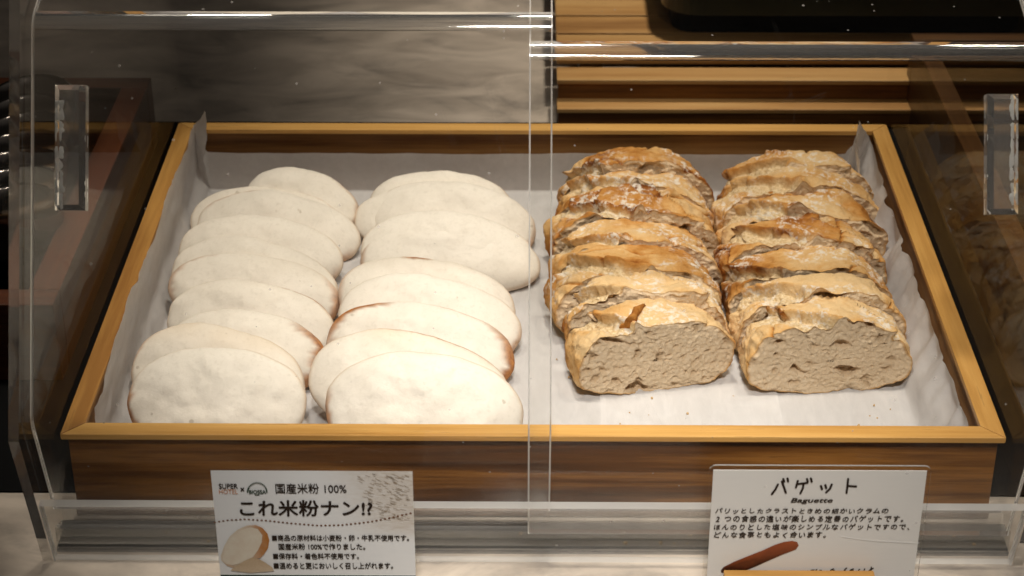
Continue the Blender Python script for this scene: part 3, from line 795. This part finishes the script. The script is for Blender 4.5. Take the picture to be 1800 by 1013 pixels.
for q in range(34):
    x, y = (rs.uniform(0.02, 0.25), rs.uniform(0.05, 0.13)) if q % 2 else (rs.choice([0.018, 0.026, 0.125, 0.235]) + rs.normal() * .006, rs.uniform(.1, .4)); r_ = rs.uniform(.0004, .0012) * (1.8 if q % 11 == 0 else 1)
    bm = bmesh.new(); bmesh.ops.create_icosphere(bm, subdivisions=1, radius=r_)
    for v_ in bm.verts: v_.co *= rs.uniform(.6, 1.4)
    me = bpy.data.meshes.new('crust_flake'); bm.to_mesh(me); bm.free(); me.materials.append(M['crumbs'])
    o = bpy.data.objects.new('crust_flake', me); C.objects.link(o); o.location = (x, y, ZF + 0.0024 + r_ * 0.5)
    tag(o, 'tiny flake of golden crust fallen on the white paper by the loaves', 'crumb', 'crust flakes on the paper')


# ================================================================== signs
def text_mesh(body, bold=0.0, shear=0.0):
    c = bpy.data.curves.new('text', 'FONT'); c.body = body; c.size = 1.0; c.resolution_u = 3; c.offset = 0; c.shear = shear; c.fill_mode = 'FRONT'
    o = bpy.data.objects.new('text', c); C.objects.link(o)
    dg = bpy.context.evaluated_depsgraph_get(); dg.update()
    me = bpy.data.meshes.new_from_object(o.evaluated_get(dg))
    V = np.array([v.co[:] for v in me.vertices]); F = [tuple(p.vertices) for p in me.polygons]
    bpy.data.objects.remove(o); bpy.data.curves.remove(c); bpy.data.meshes.remove(me)
    if bold and len(V):
        n0 = len(V); off = [(0, 0), (bold, 0), (-bold, 0), (0, bold), (0, -bold)]
        V2 = np.concatenate([V + np.array([a, b, 0]) + np.array([0, 0, k]) for k, (a, b) in enumerate(off)]); F = [tuple(i + k * n0 for i in f) for k in range(5) for f in F]; V = V2
    return V, F


class Sign:
    def __init__(s, root, y): s.root = root; s.y = y

    def p(s, px, py, lift=0.0): return at_y(px, py, s.y - lift)

    def text(s, name, body, x0, x1, y0, y1, mat, bold=0.0, shear=0.0, jit=0.0, seed=0, lift=0.0005, gap=0.0):
        if jit:                                                     # hand lettering: every character set a little differently
            rs = random.Random(seed); V, F = [], []; cur = 0
            for ch in body:
                v, f = text_mesh(ch, bold, shear + rs.uniform(-.06, .1))
                if not len(v): cur += .6; continue
                sc_ = 1 + rs.uniform(-jit, jit); an = rs.uniform(-.10, .08); v = v.copy()
                cx_, cy_ = 0.5, 0.38; xx, yy = v[:, 0] - cx_, v[:, 1] - cy_
                v[:, 0] = cx_ + sc_ * (xx * math.cos(an) - yy * math.sin(an)); v[:, 1] = cy_ + sc_ * (xx * math.sin(an) + yy * math.cos(an)) + rs.uniform(-.05, .05)
                v[:, 0] += cur; cur += 1.0 + gap
                F += [tuple(i + sum(map(len, V)) for i in q) for q in f]; V.append(v)
            V = np.concatenate(V)
        else:
            V, F = text_mesh(body, bold, shear)
        lo, hi = V.min(0), V.max(0); n = (V - lo) / np.maximum(hi - lo, 1e-6)
        a = s.p(x0, (y0 + y1) / 2, lift); b = s.p(x1, (y0 + y1) / 2, lift); xm = (x0 + x1) / 2
        zt = s.p(xm, y0, lift)[2]; zb = s.p(xm, y1, lift)[2]
        W = np.stack([a[0] + n[:, 0] * (b[0] - a[0]), s.y - lift - V[:, 2] * 0.00001, zb + n[:, 1] * (zt - zb) + (n[:, 0] - .5) * (b[2] - a[2])], 1)
        return mesh(name, W, F, mat, s.root)

    def strokes(s, name, segs, wpx, mat, lift=0.0005, round_=True):
        V, F = [], []
        for sg in segs:
            P = np.array([s.p(*q, lift) for q in sg]); wd = wpx / F_PX * 1.05 / 2
            for a, b in zip(P[:-1], P[1:]):
                d = b - a; L = np.hypot(d[0], d[2]) + 1e-9; nx, nz = -d[2] / L * wd, d[0] / L * wd
                k0 = len(V); V += [(a[0] + nx, a[1], a[2] + nz), (a[0] - nx, a[1], a[2] - nz), (b[0] - nx, b[1], b[2] - nz), (b[0] + nx, b[1], b[2] + nz)]; F.append((k0, k0 + 1, k0 + 2, k0 + 3))
            if round_:
                for q_i, a in enumerate(P):
                    k0 = len(V); m_ = 10; dy = 0.00002 * (q_i + 1)
                    V += [(a[0] + wd * math.cos(th), a[1] - dy, a[2] + wd * math.sin(th)) for th in np.linspace(0, 2 * math.pi, m_, endpoint=False)]; F.append(tuple(range(k0, k0 + m_)))
        return mesh(name, V, F, mat, s.root)

    def poly(s, name, pts, mat, lift=0.0004, attrs=None):
        V = [s.p(*q, lift) for q in pts]; c = np.mean(V, 0); n = len(V)
        at = {}
        if attrs is not None: at = {'shade': attrs + [float(np.mean(attrs))]}
        return mesh(name, V + [c], [(i, (i + 1) % n, n) for i in range(n)], mat, s.root, attrs=at)


def m_card(name, c0, field=False):
    t = NT(name); v = t.coords((1, 1, 6)); n = t.noise(v, 60, 4)
    c = t.mix(t.math('MULTIPLY', n, 0.5), c0, tuple(x * 0.9 for x in c0))
    if field:                                               # printed photograph of a pale straw field fading in at the upper right
        f = t.attr('field'); st = t.noise(t.coords((1, 1, 4.5)), 190, 5, 0.7, 0.8)
        c = t.mix(t.math('MULTIPLY', f, t.ramp(st, [(0.3, (0.35, 0.35, 0.35)), (0.75, (1, 1, 1))])), c, (0.50, 0.415, 0.32))
    return t.done(t.principled(c, 0.42, 0.35))


def m_printed(name, lo, hi, scale):
    t = NT(name); n = t.noise(t.coords((1, 1, 1)), scale, 5, 0.65); a = t.attr('shade')
    c = t.mix(t.math('ADD', a, t.math('MULTIPLY', t.math('SUBTRACT', n, 0.5), 0.5), clamp=True), lo, hi); return t.done(t.principled(c, 0.45, 0.3))


M['card_l'] = m_card('card_print', (0.78, 0.78, 0.765), True); M['card_r'] = m_card('card_paper', (0.70, 0.675, 0.635))
M['pic_bread'] = m_printed('printed_bread', (0.70, 0.64, 0.52), (0.42, 0.16, 0.03), 160); M['pic_rice'] = m_printed('printed_rice', (0.62, 0.5, 0.36), (0.4, 0.26, 0.13), 900)
M['pic_bag'] = m_printed('printed_baguette', (0.03, 0.008, 0.004), (0.30, 0.07, 0.02), 140)
M['band'] = m_simple('green_band', (0.008, 0.03, 0.02), 0.5, 0.3)

# ---- printed card for the rice flour bread
YL = -0.088
root = empty('sign_card', 'printed card with two logos and a picture of a pale bread', 'sign', (at_y(550, 900, YL)[0], YL, 0))
S = Sign(root, YL)
tl, tr_ = at_y(370, 827, YL), at_y(725, 828, YL)
xa, xb, zt = tl[0], tr_[0], tl[2]
gx, gz = np.meshgrid(np.linspace(0, 1, 40), np.linspace(0, 1, 40), indexing='ij')
fld = smooth(0.55, 0.95, gx + 0.25 * (gz - 0.6)) * smooth(0.30, 0.5, gz) * 0.95
zbm = 0.026
V = np.stack([xa + gx * (xb - xa), np.full_like(gx, YL), zbm + gz * (zt - zbm)], -1)
mesh('card', V, [f[::-1] for f in grid_faces(40, 40)], M['card_l'], root, attrs={'field': fld})
MB().box(xa, xb, YL, YL + 0.0008, 0.0006, zbm - 0.0002).build('green_band', M['band'], root)
MB().box(xa - 0.0008, xb + 0.0008, YL + 0.0009, YL + 0.0035, 0.0004, zt + 0.0014, 0.0004).build('acrylic_backing', M['strip'], root)
S.text('logo_lettering', 'SUPER', 384.5, 418, 850.5, 859.5, M['ink'], 0.02)
S.text('logo_lettering', 'HOTEL', 385, 418, 860.5, 868.8, M['inko'])
S.text('cross_mark', '×', 422.5, 429.5, 857, 864.5, M['ink'], 0.03)
arch = [(452 + 17 * math.cos(a) * 1.0, 866 - 17.0 * math.sin(a)) for a in np.linspace(rad(-2), rad(182), 24)]
S.strokes('arch_emblem', [arch], 2.6, M['inkg'], round_=False)
S.strokes('arch_dashes', [[(452 + 16.6 * math.cos(a), 866 - 16.6 * math.sin(a)), (452 + 16.6 * math.cos(a + .09), 866 - 16.6 * math.sin(a + .09))] for a in np.linspace(rad(30), rad(145), 14)], 0.9, M['card_r'], 0.0007, False)
S.text('emblem_lettering', 'BIOSSA', 437.5, 467.5, 861.5, 868.6, M['inkg'], 0.03)
S.strokes('emblem_foot', [[(448, 870.3), (456, 870.3)]], 1.8, M['inkg'], round_=False)
S.text('heading_text', '国産米粉 100%', 484, 609, 850, 868, M['ink'], 0.012)
S.text('title_text', 'これ米粉ナン!?', 421, 655, 879, 908, M['ink'], 0.022, 0.04)
xs_ = np.linspace(377, 721, 47)
wav = np.interp(xs_, [376, 400, 430, 470, 510, 560, 600, 650, 690, 722], [918.5, 914.5, 913, 915.5, 920, 924, 923, 917.5, 909.5, 902])
S.strokes('dotted_line', [[(a, b), (a + 1.3, b)] for a, b in zip(xs_, wav)], 3.0, M['inkb'])
for txt, x0, x1, y0, y1 in (('■商品の原材料は小麦粉・卵・牛乳不使用です。', 478, 719, 940.5, 951.5), ('国産米粉 100%で作りました。', 489.5, 642, 955.5, 967),
                            ('■保存料・着色料不使用です。', 480, 631, 972.5, 983.5), ('■温めると更においしく召し上がれます。', 481, 691, 989, 1000.5)):
    S.text('body_text', txt, x0, x1, y0, y1, M['ink'], 0.024)
# printed bread, brown towards its right edge, and a heap of rice
PB = [(389, 985), (388, 978), (394, 960), (404, 943), (418, 931), (434, 924), (449, 923), (461, 928), (470, 938), (473.5, 950), (471, 964), (464, 975), (458, 981), (440, 985), (420, 996), (410, 998.5), (399, 995)]
S.poly('printed_bread', PB, M['pic_bread'], attrs=[.25, .2, .12, .1, .15, .3, .7, .95, 1, 1, 1, .95, .8, .3, .1, .45, .45])
S.poly('printed_bread_face', [(391, 984), (396, 963), (408, 944), (424, 932), (440, 927), (453, 930), (461, 941), (460, 954), (453, 968), (444, 980), (425, 990), (408, 994), (397, 991)], M['pic_bread'], 0.0006, attrs=[.1] * 13)
S.poly('printed_rice', [(405, 1003), (416, 994), (430, 986), (444, 980), (456, 983), (466, 989), (478, 997), (482, 1004), (440, 1007)], M['pic_rice'], 0.0008, attrs=[.3, .5, .5, .6, .6, .5, .4, .2, .3])
rs = random.Random(9); segs = []
for q in range(150):
    a, b = rs.uniform(0, 1) ** 0.7, rs.uniform(0, 1); x = 722 - 98 * (1 - a) * (1 - .25 * b) - 2; y = 832 + 82 * b
    L = rs.uniform(4, 11); sl = rs.uniform(.25, .6) * (1 - b * .6)
    if x + L < 722: segs.append([(x, y), (x + L, y + L * sl)])
S.strokes('straw_print', segs, 0.75, M['straw'], 0.0003, False)

# ---- laminated handwritten card in a wooden stand
YR = -0.085
root = empty('handwritten_sign', 'laminated card with handwritten lettering and a printed baguette, held upright in a wooden stand', 'sign', (at_y(1440, 900, YR)[0], YR, 0.012))
S = Sign(root, YR)
tl, tr_ = at_y(1254, 826.5, YR), at_y(1630, 825.5, YR); xa, xb, zt = tl[0], tr_[0], tl[2]
MB().box(xa, xb, YR, YR + 0.0004, 0.016, zt).build('paper', M['card_r'], root)
# clear pouch with rounded corners
po = at_y(1247, 818, YR); pe = at_y(1638, 822, YR); xp0, xp1, zp = po[0], pe[0], po[2]; rr = 0.004
ol = [(xp0, 0.0125)] + [(xp0 + rr - rr * math.cos(a), zp - rr + rr * math.sin(a)) for a in np.linspace(0, math.pi / 2, 8)] + [(xp1 - rr + rr * math.sin(a), zp - rr + rr * math.cos(a)) for a in np.linspace(0, math.pi / 2, 8)] + [(xp1, 0.0125)]
n = len(ol); vs = [(x, YR - 0.0003, z) for x, z in ol] + [(x, YR + 0.0009, z) for x, z in ol]
mb = MB().add(vs, [tuple(range(n))[::-1], tuple(range(n, 2 * n))] + [(i, (i + 1) % n, n + (i + 1) % n, n + i) for i in range(n)], [0, 0] + [1] * n)
mb.build('pouch', None, root, False, [M['strip'], M['edge']])
Z_ = lambda x, y: (1220 + x / 4.0909, 800 + y / 4.0909)
ST = [[(603, 212), (585, 248), (560, 280)], [(632, 190), (648, 235), (660, 270)], [(642, 172), (648, 192)], [(672, 168), (676, 190)],
      [(746, 186), (738, 215), (733, 232)], [(740, 210), (790, 203), (815, 200)], [(788, 205), (782, 240), (765, 275)], [(812, 172), (818, 192)], [(840, 168), (846, 192)],
      [(912, 222), (920, 245)], [(944, 216), (950, 238)], [(990, 212), (978, 242), (950, 268)],
      [(1108, 172), (1103, 220), (1097, 272)], [(1108, 222), (1165, 226)]]
S.strokes('title_text', [[Z_(*q) for q in sg] for sg in ST], 4.0, M['ink'])
S.text('subtitle_text', 'Baguette', 1390, 1464, 875.5, 886, M['ink'], 0.022, 0.2)
for q, (txt, x0, x1, y0, y1) in enumerate((('パリッとしたクラストときめの細かいクラムの', 1257, 1562, 893, 903.5), ('2つの食感の違いが楽しめる定番のバゲットです。', 1258, 1588, 906, 918.5),
                                           ('ほんのりとした塩味のシンプルなバゲットですので、', 1255, 1599, 920.5, 932), ('どんな食事ともよく合います。', 1255, 1452, 934.5, 946.5))):
    S.text('body_text', txt, x0, x1, y0, y1, M['ink'], 0.022, 0.08, 0.07, 5 + q, gap=0.12)
BG = [(1268, 1007), (1267, 1003), (1272, 997), (1290, 988), (1312, 979), (1340, 968), (1362, 958), (1378, 953), (1392, 951), (1401, 953), (1404, 959), (1399, 966), (1378, 974), (1350, 986), (1330, 995), (1310, 1003), (1300, 1007)]
S.poly('printed_baguette', BG, M['pic_bag'], attrs=[0, 0, .3, .6, .7, .8, .8, .9, 1, .9, .7, .6, .3, .1, .0, 0, 0])
S.strokes('footer_text', [[(a, 1002.5), (a + b, c)] for a, b, c in ((1426, 5, 1002), (1434, 2, 1001), (1441, 3, 1003), (1460, 5, 1000), (1464, 3, 1003), (1484, 4, 998.5), (1485, 0.5, 1003), (1494, 6, 1000), (1495, 5, 1003), (1509, 2, 1001), (1519, 1, 1000), (1528, 7, 999), (1531, 0.6, 997))], 2.2, M['ink'])
S.strokes('crease', [[(1478, 943), (1505, 947), (1540, 951), (1580, 953), (1616, 955)]], 0.9, M['card_l'], 0.0007, False)

st = empty('sign_stand', 'small wooden stand with a slot holding the handwritten laminated card', 'stand', (at_y(1403, 1003, YR)[0], YR, 0))
xa, xb = at_y(1272, 1004, YR - 0.002)[0], at_y(1536, 1004, YR - 0.002)[0]; zt = at_y(1400, 1003, YR - 0.002)[2]
MB().box(xa, xb, YR - 0.013, YR - 0.0016, 0.0, zt, 0.0007).build('front_bar', M['rimX'], st)
MB().box(xa, xb, YR + 0.0016, YR + 0.013, 0.0, zt - 0.004, 0.0007).build('back_bar', M['rimX'], st)
MB().box(xa - 0.001, xb + 0.001, YR - 0.0015, YR + 0.0015, 0.0, 0.012, 0.0).build('slot_floor', M['wallX'], st)

# ================================================================== things behind and beside the cover
# slatted wooden stand at the back right: two steps in front, then a deck of planks
rack = empty('slatted_stand', 'low stepped wooden slat stand behind the right end of the tray', 'stand', (0.4, 0.75, 0))


def yz(py, z): return at_z(1000, py, z)[1]


xl_ = at_z(978, 150, 0.02)[0]; xr_ = 0.95
z1 = 0.018; ya, yb_ = yz(192, z1), yz(171, z1)
z2 = z1 + 0.019; yc, yd_ = yz(141, z2), yz(118, z2)
MB().box(xl_, xr_, ya, yb_ + 0.001, z1 - 0.004, z1, 0.0008).build('step', M['slatX'], rack)
MB().box(xl_ + 0.001, xr_, ya + 0.0015, yb_, 0.0, z1 - 0.0042).build('riser', M['wallX'], rack)  # dark walnut front: shade below the step put into the colour
MB().box(xl_, xr_, yc, yd_, z2 - 0.004, z2, 0.0008).build('step', M['slatX'], rack)
MB().box(xl_ + 0.001, xr_, yb_ + 0.0015, yc + 0.004, 0.0, z1 - 0.006).build('riser', M['dark'], rack)  # near-black filler, stands for the shade in the gap
MB().box(xl_ + 0.001, xr_, yc + 0.0042, yd_ - 0.0012, 0.0, z2 - 0.0042).build('riser', M['wallX'], rack)
z3 = z2 + 0.012; yy = yd_ + 0.006
for q in range(9):
    MB().box(xl_, xr_, yy, yy + 0.040, z3 - 0.012, z3, 0.001).build('plank', M['slatX'], rack); yy += 0.0435
for s in (0.02, 0.45, 0.9): MB().box(xl_ + s, xl_ + s + 0.02, yd_ + 0.006, yy - 0.005, 0.0, z3 - 0.0122).build('runner', M['brownY'], rack)

# dark enamelled pan with rounded end standing on the slats
p0 = at_z(1160, 66, z3); pan = empty('serving_pan', 'black cooking pan with a dark green band standing on the slatted stand at the back', 'pan', (p0[0] + 0.3, p0[1] + 0.15, z3))


def rbox(name, x0, x1, y0, y1, z0, z1, r, mat, parent):
    pts = []
    for cx, cy_, a0 in ((x1 - r, y1 - r, 0), (x0 + r, y1 - r, 90), (x0 + r, y0 + r, 180), (x1 - r, y0 + r, 270)):
        pts += [(cx + r * math.cos(rad(a0 + a)), cy_ + r * math.sin(rad(a0 + a))) for a in range(0, 91, 10)]
    o = prism(pts, z0, z1).build(name, mat, parent); return o


rbox('foot', p0[0] + 0.012, p0[0] + 0.62, p0[1] + 0.012, p0[1] + 0.40, z3, z3 + 0.022, 0.02, M['darkplate'], pan)
rbox('body', p0[0] + 0.002, p0[0] + 0.63, p0[1] - 0.004, p0[1] + 0.41, z3 + 0.0222, z3 + 0.050, 0.035, M['dgreen'], pan)
rbox('rim', p0[0] - 0.001, p0[0] + 0.634, p0[1] - 0.008, p0[1] + 0.414, z3 + 0.0502, z3 + 0.056, 0.038, M['black'], pan)

# reddish tray with black bowls at the left, outside the cover
def open_tray(name, label, cat, x0, x1, y0, y1, h, t, mat):
    r_ = empty(name, label, cat, ((x0 + x1) / 2, (y0 + y1) / 2, 0))
    MB().box(x0, x1, y0, y0 + t, 0, h, 0.001).build('front_wall', M[mat + 'X'], r_); MB().box(x0, x1, y1 - t, y1, 0, h, 0.001).build('back_wall', M[mat + 'X'], r_)
    MB().box(x0, x0 + t, y0 + t + .0003, y1 - t - .0003, 0, h, 0.001).build('side_wall', M[mat + 'Y'], r_); MB().box(x1 - t, x1, y0 + t + .0003, y1 - t - .0003, 0, h, 0.001).build('side_wall', M[mat + 'Y'], r_)
    MB().box(x0 + t, x1 - t, y0 + t, y1 - t, 0.0003, 0.006).build('base', M['dark'], r_)
    return r_


yF, yB = at_z(20, 536, 0.06)[1], at_z(100, 136, 0.06)[1]
open_tray('cutlery_tray', 'reddish brown wooden tray holding glossy black bowls, left of the clear cover', 'tray', -0.72, -0.318, yF, yB, 0.06, 0.021, 'red')
MB().box(-0.80, 0.80, 0.026, 0.575, 0.0002, 0.0014).build('dark_mat', M['darkplate']); tag(bpy.data.objects['dark_mat'], 'black mat lying on the counter under the tray and cover, drawn on behind them as shadow', 'mat')  # back end of the mat stands for the shadow line behind the tray


def bowl(loc, r, ax, label):
    n, kk = 40, 14; prof = []
    for j in range(kk): a = rad(8 + 82 * j / (kk - 1)); prof.append((r * math.sin(a), r * 0.62 * (1 - math.cos(a))))
    inner = [(max(0.001, p[0] - 0.0022), p[1] + 0.0016) for p in prof[::-1]]; inner[0] = (prof[-1][0] - 0.0022, prof[-1][1])
    pr = prof + inner; V = [(p[0] * math.cos(t), p[0] * math.sin(t), p[1]) for t in np.linspace(0, 2 * math.pi, n, endpoint=False) for p in pr]
    f = grid_faces(n, len(pr), True) + [tuple(j * len(pr) for j in range(n))[::-1], tuple(j * len(pr) + len(pr) - 1 for j in range(n))]
    o = mesh('bowl', V, f, M['black'], None, True)
    o.matrix_world = Matrix.Translation(Vector(loc)) @ Vector(ax).to_track_quat('Z', 'Y').to_matrix().to_4x4()
    tag(o, label, 'bowl', 'glossy black bowls in the left tray'); return o


for q in range(7):
    p = at_z(98 - q * 5, 250 + q * 34, 0.055)
    bowl((p[0] - 0.02, p[1] + 0.01, 0.052), 0.046, (-0.45, 0.75, 0.5), ('rearmost', 'second', 'third', 'fourth', 'fifth', 'sixth', 'nearest')[q] + ' glossy black bowl of the row leaning beside the clear cover')
for q in range(6):
    p = at_z(8 - q * 5, 290 + q * 36, 0.055)
    bowl((p[0] - 0.04, p[1] + 0.01, 0.052), 0.046, (-0.35, 0.75, 0.55), ('rearmost', 'second', 'third', 'fourth', 'fifth', 'nearest')[q] + ' glossy black bowl of the outer row at the left edge')

# dark wooden box at the right, outside the cover
open_tray('wooden_box', 'dark brown wooden box standing right of the clear cover', 'box', 0.325, 0.75, 0.10, 0.60, 0.075, 0.016, 'brown')
